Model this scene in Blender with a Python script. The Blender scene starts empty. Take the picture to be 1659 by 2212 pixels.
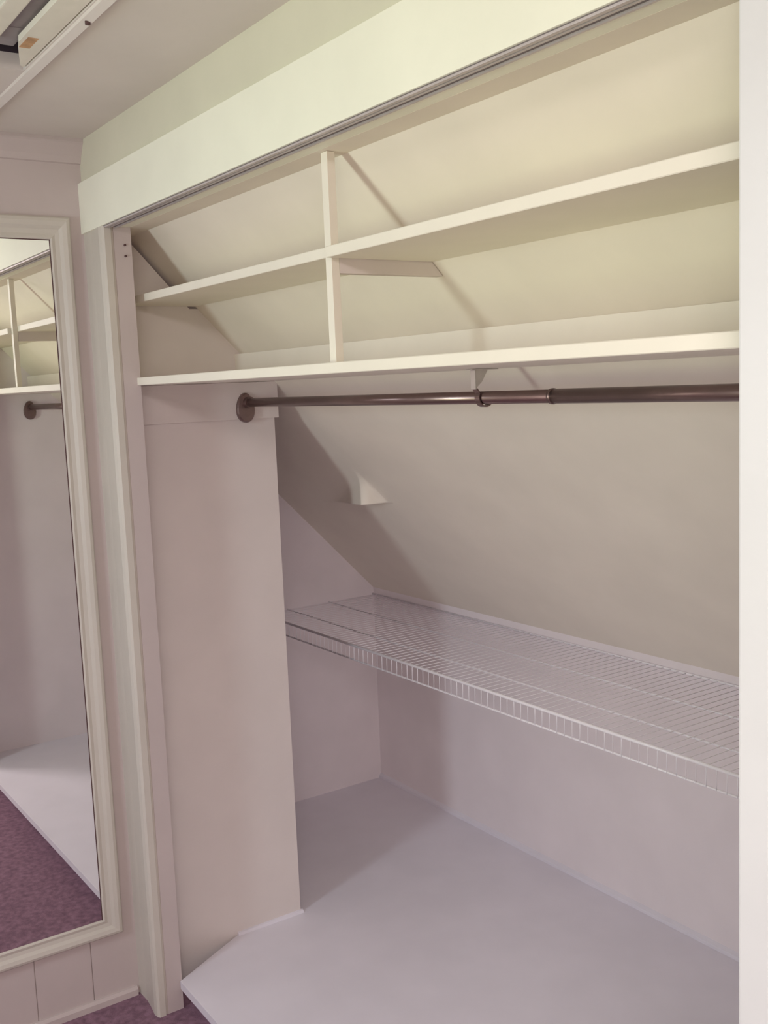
import bpy, bmesh, math
from mathutils import Vector, Matrix

# ------------------------------------------------------------------ camera
SC = bpy.context.scene
COL = SC.collection
F_PX = 2249.4
YAW, PITCH, ROLL = math.radians(55.998), math.radians(-6.953), math.radians(-2.368)
CAM = Vector((2.590, -0.880, 1.590))
fw = Vector((-math.sin(YAW) * math.cos(PITCH), math.cos(YAW) * math.cos(PITCH), math.sin(PITCH)))
rt = Vector((math.cos(YAW), math.sin(YAW), 0))
up = rt.cross(fw)
r2 = math.cos(ROLL) * rt + math.sin(ROLL) * up
u2 = -math.sin(ROLL) * rt + math.cos(ROLL) * up
cd = bpy.data.cameras.new('camera')
cam = bpy.data.objects.new('camera', cd)
COL.objects.link(cam)
m3 = Matrix((r2, u2, -fw)).transposed()
cam.matrix_world = Matrix.Translation(CAM) @ m3.to_4x4()
cd.sensor_fit = 'VERTICAL'
cd.sensor_height = 36.0
cd.lens = F_PX * 36.0 / 2212.0
cd.clip_start = 0.02
SC.camera = cam

# ------------------------------------------------------------------ colour management, world
SC.view_settings.view_transform = 'Standard'
SC.view_settings.look = 'None'
SC.view_settings.exposure = 0.0
SC.view_settings.gamma = 1.0
SC.view_settings.use_curve_mapping = False
SC.cycles.use_denoising = True
SC.cycles.max_bounces = 10
SC.cycles.diffuse_bounces = 8

W = bpy.data.worlds.new('world')
SC.world = W
W.use_nodes = True
W.node_tree.nodes['Background'].inputs[0].default_value = (0.75, 0.85, 1.0, 1)
W.node_tree.nodes['Background'].inputs[1].default_value = 0.5

def daylight(name, loc, aim, sx, sy, power, color, spread=150):
    ld = bpy.data.lights.new(name, 'AREA')
    ld.shape = 'RECTANGLE'
    ld.size, ld.size_y = sx, sy
    ld.energy = power
    ld.color = color
    ld.spread = math.radians(spread)
    o = bpy.data.objects.new(name, ld)
    COL.objects.link(o)
    d = (Vector(aim) - Vector(loc)).normalized()
    o.location = loc
    o.rotation_euler = d.to_track_quat('-Z', 'Y').to_euler()
    return o

# daylight of the two windows behind the camera: blue light comes down from the sky,
# yellow green light comes up from the sunlit ground outside
LIGHTS = {
 'sky_light_narrow_window': ((0.95, -1.93, 1.60), (0.6, 0.6, 0.35), 0.28, 0.75, 150, (9.73, 10.94, 11.96)),
 'ground_light_narrow_window': ((0.95, -1.93, 1.20), (1.75, 0.2, 2.1), 0.28, 0.75, 105, (3.41, 3.92, 2.31)),
 'ground_light_wide_window': ((3.45, -1.93, 1.20), (1.8, 0.2, 2.2), 0.35, 0.8, 105, (2.87, 2.95, 2.61)),
 # added fill light under the ceiling behind the camera, for soft even light
 'room_fill_light': ((3.3, -1.2, 2.19), (3.0, -1.0, 0.0), 0.6, 0.6, 180, (61.47, 54.98, 54.72)),
}
for nm, (loc, aim, sx, sy, sp, rgb) in LIGHTS.items():
    p = max(rgb)
    daylight(nm, loc, aim, sx, sy, p, [c / p for c in rgb], sp)
# the little flash of the phone, beside its lens
FLASH = (1.2, 1.15, 1.25)
fl = bpy.data.lights.new('phone_flash', 'POINT')
fl.energy = max(FLASH); fl.color = [c / max(FLASH) for c in FLASH]
fl.shadow_soft_size = 0.003
fo = bpy.data.objects.new('phone_flash', fl)
COL.objects.link(fo)
fo.location = CAM + r2 * 0.030 - u2 * 0.018

# ------------------------------------------------------------------ numbers of the place
ZH, ZB, ZA, ZM = 1.989, 2.110, 2.2105, 2.168      # opening top, fascia top, ceiling, crown foot
XJ, YJ, XW = 0.146, 0.072, 1.926                  # left jamb, its back edge, right jamb
ZP, ZC = 0.0664, -0.012                           # closet platform top, carpet
YC, S = 0.1263, 1.0177                            # slope starts, its fall
YN = 1.2716                                       # knee wall
def zs(y): return ZH - S * (y - YC)
def ys(z): return YC + (ZH - z) / S
XE, XP, YP, XD = -0.007, 0.0296, 0.4948, -0.695   # end panel, partition face, its edge, far end wall
XR = 2.035                                        # right end of the closet
YK = 0.4028
ZL, ZU = 1.6320, 1.829
T = 0.0187

# ------------------------------------------------------------------ materials
def paint(name, col, rough=0.55, mottle=0.03, scale=6.0, bump=0.02, bscale=180, spec=0.35):
    m = bpy.data.materials.new(name)
    m.use_nodes = True
    nt = m.node_tree
    b = nt.nodes['Principled BSDF']
    tc = nt.nodes.new('ShaderNodeTexCoord')
    n = nt.nodes.new('ShaderNodeTexNoise')
    n.inputs['Scale'].default_value = scale
    n.inputs['Detail'].default_value = 4
    nt.links.new(tc.outputs['Object'], n.inputs['Vector'])
    r = nt.nodes.new('ShaderNodeValToRGB')
    r.color_ramp.elements[0].position = 0.3
    r.color_ramp.elements[1].position = 0.7
    r.color_ramp.elements[0].color = tuple(c * (1 - mottle) for c in col) + (1,)
    r.color_ramp.elements[1].color = tuple(min(1, c * (1 + mottle)) for c in col) + (1,)
    nt.links.new(n.outputs['Fac'], r.inputs['Fac'])
    nt.links.new(r.outputs['Color'], b.inputs['Base Color'])
    b.inputs['Roughness'].default_value = rough
    b.inputs['Specular IOR Level'].default_value = spec
    if bump:
        n2 = nt.nodes.new('ShaderNodeTexNoise')
        n2.inputs['Scale'].default_value = bscale
        nt.links.new(tc.outputs['Object'], n2.inputs['Vector'])
        bp = nt.nodes.new('ShaderNodeBump')
        bp.inputs['Strength'].default_value = bump
        bp.inputs['Distance'].default_value = 0.004
        nt.links.new(n2.outputs['Fac'], bp.inputs['Height'])
        nt.links.new(bp.outputs['Normal'], b.inputs['Normal'])
    return m

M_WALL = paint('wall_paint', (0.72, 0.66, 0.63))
M_CEIL = paint('ceiling_paint', (0.70, 0.65, 0.61), 0.8)
M_FASC = paint('fascia_paint', (0.88, 0.89, 0.76), 0.5)
M_JAMB = paint('jamb_paint', (0.70, 0.715, 0.73), 0.45)
M_BAND = paint('dimmed_frieze_paint', (0.67, 0.66, 0.53), 0.6)  # dimmer light on the band above the fascia, put into its colour
M_TRIM = paint('trim_paint', (0.60, 0.565, 0.50), 0.4, spec=0.4)  # darkened for the light falling off towards the left casing
M_LEFT = paint('dimmed_left_wall_paint', (0.56, 0.49, 0.47))  # wall colour lowered to stand in for light falling off to the left
M_SHELF = paint('shelf_paint', (0.84, 0.80, 0.70), 0.45)
M_SLOPE = paint('slope_paint', (0.81, 0.755, 0.66), 0.6)
M_PLAT = paint('platform_paint', (0.76, 0.735, 0.80), 0.45)
M_KNEE = paint('knee_paint', (0.82, 0.76, 0.78), 0.55)
M_CARPET = paint('mauve_carpet', (0.26, 0.155, 0.205), 0.95, 0.25, 60, 0.6, 500, 0.05)
M_WIRE = paint('white_vinyl_wire', (0.86, 0.84, 0.88), 0.3, 0.01, spec=0.5, bump=0)
M_WOOD = paint('painted_ladder_wood', (0.78, 0.75, 0.66), 0.6, 0.06, 12)
M_LADSH = paint('shaded_ladder_wood', (0.30, 0.27, 0.28), 0.7, 0.15, 14)  # the ladder wood again, with shade darkened into its colour
M_STAIN = paint('rust_stain', (0.55, 0.33, 0.18), 0.8, 0.2, 60)
M_DARK = paint('unlit_attic', (0.05, 0.035, 0.045), 0.95, 0.2)  # darkness of the unlit shaft, painted into its walls
M_HOLE = paint('dark_screw_and_gap', (0.10, 0.05, 0.05), 0.6, 0)

def metal(name, col, rough, metallic=1.0):
    m = paint(name, col, rough, 0.06, 30, 0.01, 400)
    m.node_tree.nodes['Principled BSDF'].inputs['Metallic'].default_value = metallic
    return m
M_BRONZE = metal('brushed_bronze', (0.25, 0.18, 0.17), 0.30, 0.85)
M_CHROME = metal('dull_steel', (0.62, 0.60, 0.58), 0.3)
M_ALU = metal('track_aluminium', (0.60, 0.55, 0.56), 0.45, 0.4)
M_TRACK = metal('shaded_track', (0.20, 0.17, 0.18), 0.5, 0.3)  # darker metal stands in for shade inside the track channels
M_GLASS = metal('mirror_silver', (0.93, 0.92, 0.90), 0.0)
for nd in M_GLASS.node_tree.nodes:
    if nd.type == 'BSDF_PRINCIPLED':
        for l in list(nd.inputs['Normal'].links): M_GLASS.node_tree.links.remove(l)
        for l in list(nd.inputs['Base Color'].links): M_GLASS.node_tree.links.remove(l)
        nd.inputs['Base Color'].default_value = (0.93, 0.92, 0.90, 1)
        nd.inputs['Metallic'].default_value = 1.0

# ------------------------------------------------------------------ mesh helpers
def link(name, bm, mat, parent=None, smooth=False, kind=None):
    bmesh.ops.recalc_face_normals(bm, faces=bm.faces)
    me = bpy.data.meshes.new(name)
    bm.to_mesh(me)
    bm.free()
    me.materials.append(mat)
    if smooth:
        for p in me.polygons: p.use_smooth = True
    o = bpy.data.objects.new(name, me)
    COL.objects.link(o)
    if parent is not None: o.parent = parent
    if kind: o['kind'] = kind
    return o

def add_box(bm, a, b, bev=0.0, seg=2):
    a, b = [min(p, q) for p, q in zip(a, b)], [max(p, q) for p, q in zip(a, b)]
    g = bmesh.ops.create_cube(bm, size=1.0)
    for v in g['verts']:
        v.co = Vector([a[i] + (v.co[i] + 0.5) * (b[i] - a[i]) for i in range(3)])
    if bev:
        es = list({e for v in g['verts'] for e in v.link_edges})
        bmesh.ops.bevel(bm, geom=es, offset=bev, segments=seg, affect='EDGES', profile=0.7)

def box(name, a, b, mat, parent=None, bev=0.0, kind=None):
    bm = bmesh.new()
    add_box(bm, a, b, bev)
    return link(name, bm, mat, parent, kind=kind)

def add_prism(bm, pts, axis, lo, hi):
    """closed profile pts in the two other axes, pushed along axis from lo to hi"""
    def mk(u, v, w):
        return {0: (w, u, v), 1: (u, w, v), 2: (u, v, w)}[axis]
    A = [bm.verts.new(mk(u, v, lo)) for u, v in pts]
    B = [bm.verts.new(mk(u, v, hi)) for u, v in pts]
    n = len(pts)
    bm.faces.new(A); bm.faces.new(B[::-1])
    for i in range(n):
        bm.faces.new((A[i], A[(i + 1) % n], B[(i + 1) % n], B[i]))

def prism(name, pts, axis, lo, hi, mat, parent=None, kind=None):
    bm = bmesh.new()
    add_prism(bm, pts, axis, lo, hi)
    return link(name, bm, mat, parent, kind=kind)

def add_tube(bm, pts, r, seg=10, cap=True):
    rings = []
    n = len(pts)
    pts = [Vector(p) for p in pts]
    prev = None
    for i, p in enumerate(pts):
        d = (pts[min(i + 1, n - 1)] - pts[max(i - 1, 0)]).normalized()
        h = Vector((0, 0, 1)) if abs(d.z) < 0.9 else Vector((1, 0, 0))
        if prev is None: a = d.cross(h).normalized()
        else: a = (prev - d * prev.dot(d)).normalized()
        prev = a
        b = d.cross(a)
        rings.append([bm.verts.new(p + r * (math.cos(t) * a + math.sin(t) * b))
                      for t in [2 * math.pi * k / seg for k in range(seg)]])
    for i in range(n - 1):
        for k in range(seg):
            bm.faces.new((rings[i][k], rings[i][(k + 1) % seg], rings[i + 1][(k + 1) % seg], rings[i + 1][k]))
    if cap:
        bm.faces.new(rings[0][::-1]); bm.faces.new(rings[-1])

def tube(name, pts, r, mat, parent=None, seg=12):
    bm = bmesh.new()
    add_tube(bm, pts, r, seg)
    return link(name, bm, mat, parent, smooth=True)

def thing(name, label, cat, loc=(0, 0, 0), group=None):
    o = bpy.data.objects.new(name, None)
    COL.objects.link(o)
    o.empty_display_size = 0.05
    o['label'] = label; o['category'] = cat
    if group: o['group'] = group
    return o
def tag(o, label, cat, group=None):
    o['label'] = label; o['category'] = cat
    if group: o['group'] = group
    return o

XMAX, YMIN = 4.6, -2.0
ST = 'structure'
# ------------------------------------------------------------------ room shell
box('floor', (-0.1, YMIN - 0.1, ZC - 0.1), (XMAX, 0.30, ZC), M_CARPET, kind=ST)
# ceiling with the attic opening cut out of it
bm = bmesh.new()
HX0, HX1, HY0, HY1 = 0.512, 1.75, -0.78, -0.262
add_box(bm, (-0.1, HY1, ZA), (XMAX, 0.15, ZA + 0.03))
add_box(bm, (-0.1, YMIN - 0.1, ZA), (XMAX, HY0, ZA + 0.03))
add_box(bm, (-0.1, HY0, ZA), (HX0, HY1, ZA + 0.03))
add_box(bm, (HX1, HY0, ZA), (XMAX, HY1, ZA + 0.03))
link('ceiling', bm, M_CEIL, kind=ST)
# shaft over the opening
bm = bmesh.new()
for a, b in (((HX0 - 0.02, HY0 - 0.02, ZA + 0.03), (HX0, HY1 + 0.02, ZA + 0.34)),
             ((HX1, HY0 - 0.02, ZA + 0.03), (HX1 + 0.02, HY1 + 0.02, ZA + 0.34)),
             ((HX0, HY0 - 0.02, ZA + 0.03), (HX1, HY0, ZA + 0.34)),
             ((HX0, HY1, ZA + 0.03), (HX1, HY1 + 0.02, ZA + 0.34)),
             ((HX0 - 0.02, HY0 - 0.02, ZA + 0.34), (HX1 + 0.02, HY1 + 0.02, ZA + 0.36))):
    add_box(bm, a, b)
link('trim_1', bm, M_DARK, kind=ST)
# narrow ceiling moulding between the opening and the closet wall
prism('trim_2', [(-0.259, ZA), (-0.259, ZA - 0.006), (-0.244, ZA - 0.011), (-0.236, ZA - 0.003), (-0.236, ZA)], 0, 0.0, 3.2, M_CEIL, kind=ST)

# left wall with vertical board grooves
grooves = [-0.1171 - 0.1455 * k for k in range(13)]
bm = bmesh.new()
edges = [0.0] + grooves + [YMIN]
for i in range(len(edges) - 1):
    a, b = edges[i], edges[i + 1]
    add_box(bm, (-0.05, a - (0.0012 if i else 0), ZC), (0.0, b + 0.0012, 1.20), 0)
add_box(bm, (-0.05, 0.045, ZC), (-0.004, YMIN, 1.20))
add_box(bm, (-0.05, 0.0, ZC), (0.0, 0.045, 1.20))
add_box(bm, (-0.05, 0.045, 1.20), (0.0, YMIN, ZA))
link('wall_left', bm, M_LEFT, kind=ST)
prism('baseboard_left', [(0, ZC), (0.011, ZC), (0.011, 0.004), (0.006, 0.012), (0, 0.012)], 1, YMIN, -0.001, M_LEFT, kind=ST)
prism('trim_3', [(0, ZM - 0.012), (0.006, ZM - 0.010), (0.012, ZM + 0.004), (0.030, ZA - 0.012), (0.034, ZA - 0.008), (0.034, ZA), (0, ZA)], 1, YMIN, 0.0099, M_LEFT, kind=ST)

# rear wall with two windows, right wall
bm = bmesh.new()
W1, W2, WZ0, WZ1 = (0.78, 1.12), (3.22, 3.68), 0.75, 2.02
yb0, yb1 = YMIN - 0.1, YMIN
add_box(bm, (-0.1, yb0, ZC), (W1[0], yb1, ZA))
add_box(bm, (W1[1], yb0, ZC), (W2[0], yb1, ZA))
add_box(bm, (W2[1], yb0, ZC), (XMAX, yb1, ZA))
for w in (W1, W2):
    add_box(bm, (w[0], yb0, ZC), (w[1], yb1, WZ0))
    add_box(bm, (w[0], yb0, WZ1), (w[1], yb1, ZA))
link('wall_rear', bm, M_WALL, kind=ST)
box('wall_right', (XMAX, YMIN - 0.1, ZC), (XMAX + 0.1, 0.3, ZA), M_WALL, kind=ST)
def clear():
    m = paint('window_pane_glass', (1, 1, 1), 0.0, 0, bump=0)
    m.node_tree.nodes['Principled BSDF'].inputs['Transmission Weight'].default_value = 1.0
    return m
M_PANE = clear()
for k, w in enumerate((W1, W2)):
    bm = bmesh.new()
    t = 0.03
    for a, b in (((w[0], WZ0), (w[0] + t, WZ1)), ((w[1] - t, WZ0), (w[1], WZ1)),
                 ((w[0] + t, WZ0), (w[1] - t, WZ0 + t)), ((w[0] + t, WZ1 - t), (w[1] - t, WZ1)),
                 ((w[0] + t, 1.38), (w[1] - t, 1.41))):
        add_box(bm, (a[0], yb0 + 0.01, a[1]), (b[0], yb0 + 0.05, b[1]))
    wf = link('window_%d' % (k + 1), bm, M_TRIM, kind=ST)
    box('pane', (w[0] + t, yb0 + 0.025, WZ0 + t), (w[1] - t, yb0 + 0.029, WZ1 - t), M_PANE, wf)

# front wall above the opening (set back behind the fascia) and beside it
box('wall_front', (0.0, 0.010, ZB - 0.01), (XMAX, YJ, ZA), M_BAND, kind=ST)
box('trim_4', (0.0, 0.0, ZH), (XMAX, YJ, ZB), M_FASC, bev=0.0015, kind=ST)          # wide fascia board
# right jamb: white casing beside the opening
box('trim_5', (XW, 0.0, ZC), (XMAX, 0.10, ZH), M_JAMB, bev=0.002, kind=ST)
# left casing, gently rounded towards the opening, and the flat jamb behind it
pr = [(0.0, 0.03), (0.0, 0.006), (0.05, 0.008), (0.09, 0.004), (0.125, -0.001), (0.139, 0.001), (XJ, 0.006), (XJ, 0.022), (0.1415, 0.024), (0.1415, 0.03)]
prism('trim_6', pr, 2, ZC, ZH, M_TRIM, kind=ST)
bm = bmesh.new()
add_box(bm, (-0.03, 0.029, ZC), (XJ - 0.003, YJ, ZH), 0.0)
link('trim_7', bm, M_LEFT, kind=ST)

# ------------------------------------------------------------------ closet shell
# flat ceiling strip over the shelves
box('ceiling_closet', (XE - 0.7, YJ, ZH), (XR + 0.02, YC, ZH + 0.03), M_SLOPE, kind=ST)
# sloping ceiling
th = 0.03
prism('wall_slope', [(YC, ZH), (YN, zs(YN)), (YN + th, zs(YN)), (YN + th, zs(YN) + th * 0.4), (YC + th * 0.4, ZH + th), (YC, ZH + th)], 0, XD - 0.02, XR + 0.02, M_SLOPE, kind=ST)
box('wall_knee', (XD - 0.02, YN, ZC), (XR + 0.02, YN + 0.03, zs(YN)), M_KNEE, kind=ST)
# far left end wall of the deep part, below the lower shelf
prism('wall_closet_left', [(YJ - 0.02, ZC), (YN, ZC), (YN, zs(YN)), (YC, ZH), (YJ - 0.02, ZH)], 0, XD - 0.02, XD, M_KNEE, kind=ST)
prism('wall_closet_right', [(0.10, ZC), (YN, ZC), (YN, zs(YN)), (YC, ZH), (0.10, ZH)], 0, XR, XR + 0.02, M_KNEE, kind=ST)
# back of the room's left wall, inside the deep part
box('wall_closet_front', (XD - 0.02, YJ - 0.02, ZC), (-0.02, YJ, ZH), M_KNEE, kind=ST)
# short partition that stands out of the left end
box('wall_partition', (XP - 0.022, YJ, ZC), (XP, YP, ZL - T - 0.001), M_WALL, bev=0.0012, kind=ST)
# end panel between the shelves: lower cell tight to the slope, upper cell stops short of it
bm = bmesh.new()
g = 0.017
add_prism(bm, [(YJ, ZL), (ys(ZL), ZL), (ys(ZU - T) , ZU - T), (YJ, ZU - T)], 0, XE - 0.015, XE)
add_prism(bm, [(YJ, ZU - T), (ys(ZU - T) - g * 1.4, ZU - T), (YC - g * 0.6, ZH - 0.002), (YJ, ZH - 0.002)], 0, XE - 0.015, XE)
link('wall_end_panel', bm, M_WALL, kind=ST)
# closet floor: painted platform, its left front corner cut off beside the jamb
prism('floor_closet', [(XJ, 0.066), (XR, 0.050), (XR, YN), (XD, YN), (XD, YJ + 0.01), (XP - 0.03, YJ + 0.01), (XP - 0.03, 0.288), (XP + 0.001, 0.288)], 2, ZP - 0.022, ZP, M_PLAT, kind=ST)
box('trim_8', (XJ, 0.110, ZC), (XR, 0.128, ZP - 0.0225), M_PLAT, kind=ST)               # kick board under the platform
# low moulding along the foot of the knee wall and of the partition
prism('baseboard_knee', [(YN, ZP), (YN - 0.010, ZP), (YN - 0.009, ZP + 0.010), (YN, ZP + 0.018)], 0, XD, XR, M_PLAT, kind=ST)
prism('baseboard_partition', [(XP, ZP), (XP + 0.008, ZP), (XP + 0.005, ZP + 0.007), (XP, ZP + 0.009)], 1, 0.290, YP + 0.006, M_PLAT, kind=ST)
# upright board closing the back of the lower shelf against the slope
box('trim_9', (XE, YK, ZL), (XR, YK + 0.018, zs(YK + 0.018)), M_SHELF, kind=ST)
# small boxed corner of the house frame that pokes through the slope
bm = bmesh.new()
def smin(a, b, k=0.012):
    return -k * math.log(math.exp(-a / k) + math.exp(-b / k))
NX, NY = 60, 40
xa, xb = -0.42, 0.06
rows = []
for iy in range(NY + 1):
    row = []
    for ix in range(NX + 1):
        x = xa + (xb - xa) * ix / NX
        zb = 1.2395 - max(0, 0.016 - x) * 0.072 
        y = 0.70 + (ys(zb) - 0.70) * iy / NY
        d = smin(y - (0.778 + (0.016 - x) * 0.33), y - (0.778 + (x - 0.016) * 7.0))
        pr = 0.010 * math.log(1 + math.exp(min(d / 0.010, 60))) - 0.0004
        fade = min(1, ix / 6, (NX - ix) / 4, iy / 6)
        row.append(bm.verts.new((x, y - max(pr, 0) * fade - 0.0004, zs(y))))
    rows.append(row)
rows.append([bm.verts.new((v.co.x, ys(v.co.z) + 0.004, v.co.z + 0.0005)) for v in rows[-1]])
for a, b in zip(rows, rows[1:]):
    for k in range(NX):
        bm.faces.new((a[k], a[k + 1], b[k + 1], b[k]))
o = link('trim_10', bm, M_SLOPE, smooth=False, kind=ST)
for p in o.data.polygons:
    p.use_smooth = p.index < NX * NY

# ------------------------------------------------------------------ shelves
def board(name, x0, x1, y0, z1, t, cut, mat, label, cat):
    """board whose back edge is cut to the slope, front edge softly rounded"""
    z0 = z1 - t
    r = 0.0012
    ya, yb = (ys(z1) - 0.001, ys(z0) - 0.001) if cut else (YK + 0.02, YK + 0.02)
    o = prism(name, [(y0 + r, z0), (yb, z0), (ya, z1), (y0 + r, z1), (y0, z1 - r), (y0, z0 + r)], 0, x0, x1, mat)
    return tag(o, label, cat)
board('closet_shelf', XE + 0.001, XR - 0.001, 0.0634, ZL, T, True, M_SHELF,
      'long cream closet shelf board, the lowest wooden one, right above the hanging rod', 'shelf')
board('closet_shelf', XE + 0.001, 1.011, 0.100, 1.835, T, True, M_SHELF,
      'short cream upper shelf board on the left side of the upright post', 'shelf')
board('closet_shelf', 1.033, XR - 0.001, 0.072, 1.829, T, True, M_SHELF,
      'cream upper shelf board running from the upright post to the right jamb', 'shelf')

# upright post between lower shelf and closet ceiling, with the bearer under the shelf ends
tag(box('shelf_post', (1.012, 0.084, ZL), (1.032, 0.0995, ZH - 0.0005), M_SHELF, bev=0.0008),
    'thin cream upright post standing on the lower shelf between the two upper shelves', 'post')
prism('bearer', [(0.1002, 1.8160), (0.1002, 1.785), (ys(1.785) - 0.002, 1.785), (ys(1.8160) - 0.002, 1.8160)], 0, 1.012, 1.0315, M_WALL)
tag(bpy.data.objects['bearer'], 'small horizontal wooden bearer behind the upright post, under the upper shelves', 'shelf bearer')

# cleat board on the partition, right under the lower shelf
tag(box('shelf_cleat', (XP + 0.0002, 0.072, 1.5133), (XP + 0.009, 0.504, ZL - T - 0.001), M_WALL, bev=0.001),
    'painted cleat board on the left partition that the hanging rod is fixed to', 'cleat')

# ------------------------------------------------------------------ sliding door track
t = thing('door_track', 'grey metal sliding door track under the front edge of the fascia board', 'door track')
tx0, tx1 = XJ + 0.002, XW - 0.002
box('top_plate', (tx0, 0.0045, ZH - 0.0015), (tx1, 0.0345, ZH - 0.0002), M_TRACK, t)
for yy, nm in ((0.0045, 'front_flange'), (0.0150, 'middle_flange'), (0.0310, 'rear_flange')):
    box(nm, (tx0, yy, ZH - 0.0045), (tx1, yy + (0.0070 if yy < 0.01 else 0.0045), ZH - 0.0014), M_ALU, t)
for z in (1.947, 1.921):
    o = tube('jamb_screw', [(XJ - 0.0032, 0.055, z), (XJ + 0.001, 0.055, z)], 0.0026, M_HOLE)
    tag(o, 'dark screw near the top of the left jamb, %s of the two' % ('upper' if z > 1.93 else 'lower'), 'screw', 'screws at the top of the left jamb')

# ------------------------------------------------------------------ hanging rod
YR, ZR = 0.405, 1.558
t = thing('closet_rod', 'dark bronze telescoping hanging rod below the lower wooden shelf', 'closet rod')
tube('inner_tube', [(XP + 0.012, YR, ZR), (1.26, YR, ZR)], 0.0120, M_BRONZE, t, 24)
tube('outer_tube', [(1.232, YR, ZR), (XR - 0.012, YR, ZR)], 0.0131, M_BRONZE, t, 24)
tube('collar', [(1.229, YR, ZR), (1.235, YR, ZR)], 0.0142, M_BRONZE, t, 24)
def flange(x, sgn, parent):
    bm = bmesh.new()
    prof = []
    for k in range(28):
        a = 2 * math.pi * k / 28
        w = 0.026 + 0.004 * math.sin(a) * -1
        prof.append((YR - 0.004 + w * math.cos(a), ZR - 0.014 + 0.040 * math.sin(a)))
    def ring(px, s):
        return [bm.verts.new((px, YR - 0.004 + (u - YR + 0.004) * s, ZR - 0.014 + (v - ZR + 0.014) * s)) for u, v in prof]
    rs = [ring(x, 1.0), ring(x + sgn * 0.008, 1.0), ring(x + sgn * 0.012, 0.9), ring(x + sgn * 0.0135, 0.6)]
    for a, b in zip(rs, rs[1:]):
        for k in range(28):
            bm.faces.new((a[k], a[(k + 1) % 28], b[(k + 1) % 28], b[k]))
    bm.faces.new(rs[0]); bm.faces.new(rs[-1][::-1])
    add_tube(bm, [(x + sgn * 0.011, YR, ZR), (x + sgn * 0.030, YR, ZR)], 0.0150, 20)
    return link('end_flange', bm, M_BRONZE, parent, smooth=False)
flange(XP + 0.0092, 1, t)
flange(XR - 0.0005, -1, t)

# bracket hanging from the shelf, carrying the rod
XB = 1.043
zt = ZL - T - 0.0005
t = thing('rod_bracket', 'small steel bracket under the lower shelf holding the middle of the rod', 'bracket')
box('mounting_plate', (XB - 0.009, YR - 0.035, zt - 0.002), (XB + 0.009, YR + 0.030, zt), M_CHROME, t, bev=0.0006)
o = box('strap', (XB - 0.0075, YR - 0.026, ZR + 0.016), (XB + 0.0075, YR - 0.0225, zt - 0.002), M_CHROME, t, bev=0.0008)
bm = bmesh.new()
add_prism(bm, [(YR - 0.0225, zt - 0.002), (YR + 0.010, zt - 0.002), (YR - 0.005, ZR + 0.030), (YR - 0.0225, ZR + 0.016)], 0, XB - 0.001, XB + 0.001)
link('gusset', bm, M_CHROME, t)
pts = [(XB, YR - 0.0242, ZR + 0.020)] + [(XB, YR + 0.0165 * math.cos(a), ZR + 0.0165 * math.sin(a))
       for a in [math.radians(150 + 10 * k) for k in range(26)]]
bm = bmesh.new()
for i in range(len(pts) - 1):
    p, q = Vector(pts[i]), Vector(pts[i + 1])
    d = (q - p).normalized(); nrm = Vector((0, -d.z, d.y)) * 0.0012
    quad = [p + nrm, q + nrm, q - nrm, p - nrm]
    A = [bm.verts.new(v + Vector((-0.007, 0, 0))) for v in quad]
    B = [bm.verts.new(v + Vector((0.007, 0, 0))) for v in quad]
    bm.faces.new(A); bm.faces.new(B[::-1])
    for k in range(4): bm.faces.new((A[k], A[(k + 1) % 4], B[(k + 1) % 4], B[k]))
link('hook', bm, M_BRONZE, t)

# ------------------------------------------------------------------ wire shelf
ZWS, YF = 0.800, 0.776
YM = (0.893, 1.070)
t = thing('wire_shelf', 'white ventilated wire shelf along the knee wall under the sloping ceiling', 'wire shelf')
x0, x1 = XD + 0.004, XR - 0.004
tube('front_rail', [(x0, YF, ZWS), (x1, YF, ZWS)], 0.0042, M_WIRE, t, 8)
tube('lip_rail', [(x0, YF - 0.001, ZWS - 0.044), (x1, YF - 0.001, ZWS - 0.044)], 0.0028, M_WIRE, t, 8)
for y in YM: tube('support_rod', [(x0, y, ZWS - 0.0037), (x1, y, ZWS - 0.0037)], 0.0026, M_WIRE, t, 8)
tube('back_rail', [(x0, YN - 0.006, ZWS), (x1, YN - 0.006, ZWS)], 0.0032, M_WIRE, t, 8)
PITCH_W = 0.0254
def wire_path(x):
    return [(x, YN - 0.004, ZWS + 0.0008), (x, YF + 0.004, ZWS + 0.0008), (x, YF - 0.0025, ZWS - 0.003), (x, YF - 0.0035, ZWS - 0.045)]
bm = bmesh.new()
add_tube(bm, wire_path(0.0), 0.0010, 6)
wire = link('cross_wire', bm, M_WIRE, t, smooth=True)
n_w = int((1.62 - (-0.62)) / PITCH_W)
xs = [1.62 - PITCH_W * k for k in range(90)]
wire.location = (xs[0], 0, 0)
for x in xs[1:]:
    c = wire.copy(); COL.objects.link(c); c.parent = t; c.location = (x, 0, 0)
rest = []
x = xs[-1] - PITCH_W
while x > x0: rest.append(x); x -= PITCH_W
x = 1.62 + PITCH_W
while x < x1: rest.append(x); x += PITCH_W
if rest:
    bm = bmesh.new()
    for x in rest: add_tube(bm, wire_path(x), 0.0010, 6)
    o = link('remaining_wires', bm, M_WIRE, t, smooth=True); o['kind'] = 'stuff'

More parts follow.
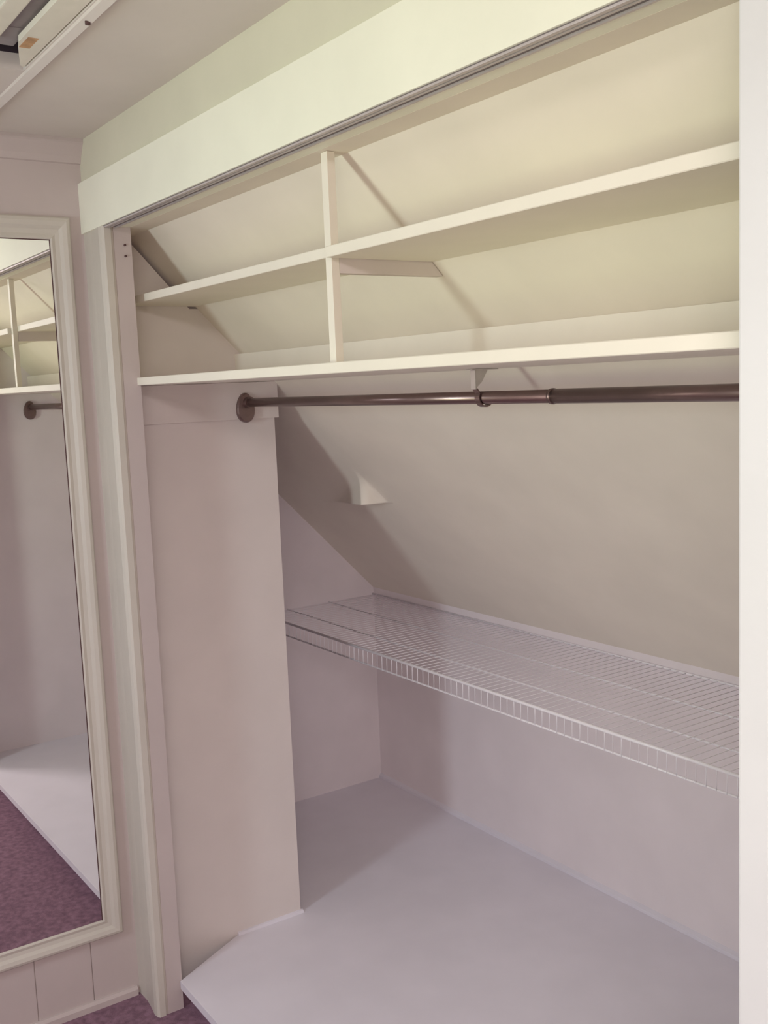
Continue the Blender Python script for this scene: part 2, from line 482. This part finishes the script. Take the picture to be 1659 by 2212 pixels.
# ------------------------------------------------------------------ mirror on the left wall
t = thing('wall_mirror', 'tall mirror in a painted moulded frame on the left wall', 'mirror')
yg1, yf1 = -0.0811, -0.0302                # right edges of glass and frame
yg0 = -0.62; yf0 = yg0 - (yf1 - yg1)
zg0, zg1, zf0, zf1 = 0.227, 1.9724, 0.179, 2.027
box('glass', (0.0035, yg0 - 0.004, zg0 - 0.004), (0.0075, yg1 + 0.004, zg1 + 0.004), M_GLASS, t)
wf = yf1 - yg1
prof = [(0.0, 0.0005), (0.0, 0.0095), (0.004, 0.0115), (0.012, 0.009), (0.022, 0.0105), (0.030, 0.0160), (0.040, 0.0185), (wf - 0.004, 0.0165), (wf, 0.011), (wf, 0.0005)]
def frame_piece(name, corners):
    """corners: inner/outer corner pairs (y,z) at both mitred ends"""
    bm = bmesh.new()
    (i0, o0), (i1, o1) = corners
    def ring(i, o):
        return [bm.verts.new((h, i[0] + (o[0] - i[0]) * u / wf, i[1] + (o[1] - i[1]) * u / wf)) for u, h in prof]
    A, B = ring(i0, o0), ring(i1, o1)
    n = len(prof)
    bm.faces.new(A); bm.faces.new(B[::-1])
    for k in range(n): bm.faces.new((A[k], A[(k + 1) % n], B[(k + 1) % n], B[k]))
    return link(name, bm, M_TRIM, t)
for a, b in (((yg1 - 0.0022, zg0), (yg1 - 0.0002, zg1)), ((yg0, zg1 - 0.0024), (yg1 - 0.0022, zg1 - 0.0002))):
    box('gap_shade', (0.0076, a[0], a[1]), (0.0084, b[0], b[1]), M_HOLE, t)  # dark strips put in for the shaded gap between glass and frame
TR, TL, BR, BL = ((yg1, zg1), (yf1, zf1)), ((yg0, zg1), (yf0, zf1)), ((yg1, zg0), (yf1, zf0)), ((yg0, zg0), (yf0, zf0))
frame_piece('frame_side', (TR, BR)); frame_piece('frame_side', (TL, BL))
frame_piece('frame_head', (TR, TL)); frame_piece('frame_foot', (BR, BL))

# ------------------------------------------------------------------ folded attic ladder in the ceiling opening
t = thing('attic_ladder', 'folded wooden attic ladder with pale rails in the ceiling opening', 'attic ladder')
def rail(name, y0, y1, z0, z1, xa, mat):
    return box(name, (xa, y0, z0), (HX1 - 0.02, y1, z1), mat, t, bev=0.003)
prism('side_rail', [(0.530, -0.2660), (HX1 - 0.02, -0.2660), (HX1 - 0.02, -0.3125), (0.668, -0.3125), (0.606, -0.2960), (0.536, -0.2740)], 2, ZA + 0.001, ZA + 0.012, M_WOOD, t)
rail('side_rail', -0.3780, -0.3430, ZA + 0.006, ZA + 0.045, 0.640, M_WOOD)
rail('side_rail', -0.5200, -0.4750, ZA + 0.004, ZA + 0.045, 0.605, M_WOOD)
for k in range(3):
    box('rung', (0.90 + 0.28 * k, -0.4755, ZA + 0.030), (0.97 + 0.28 * k, -0.3695, ZA + 0.040), M_WOOD, t, bev=0.002)
box('end_block', (0.592, -0.475, ZA + 0.016), (0.690, -0.300, ZA + 0.040), M_LADSH, t, bev=0.003)
box('spacer_board', (0.690, -0.3425, ZA + 0.018), (HX1 - 0.02, -0.3000, ZA + 0.032), M_LADSH, t)  # shaded gap between the rails, drawn as a grey board
box('rust_patch', (0.640, -0.3050, ZA + 0.0008), (0.700, -0.2860, ZA + 0.0022), M_STAIN, t, bev=0.0004)['label'] = 'rust stain on the ladder rail'  # thin patch for the rust stain on the rail
tube('bolt', [(0.845, -0.2500, ZA - 0.013), (0.845, -0.2500, ZA - 0.006)], 0.0045, M_HOLE, t, 12)['label'] = 'dark bolt head'
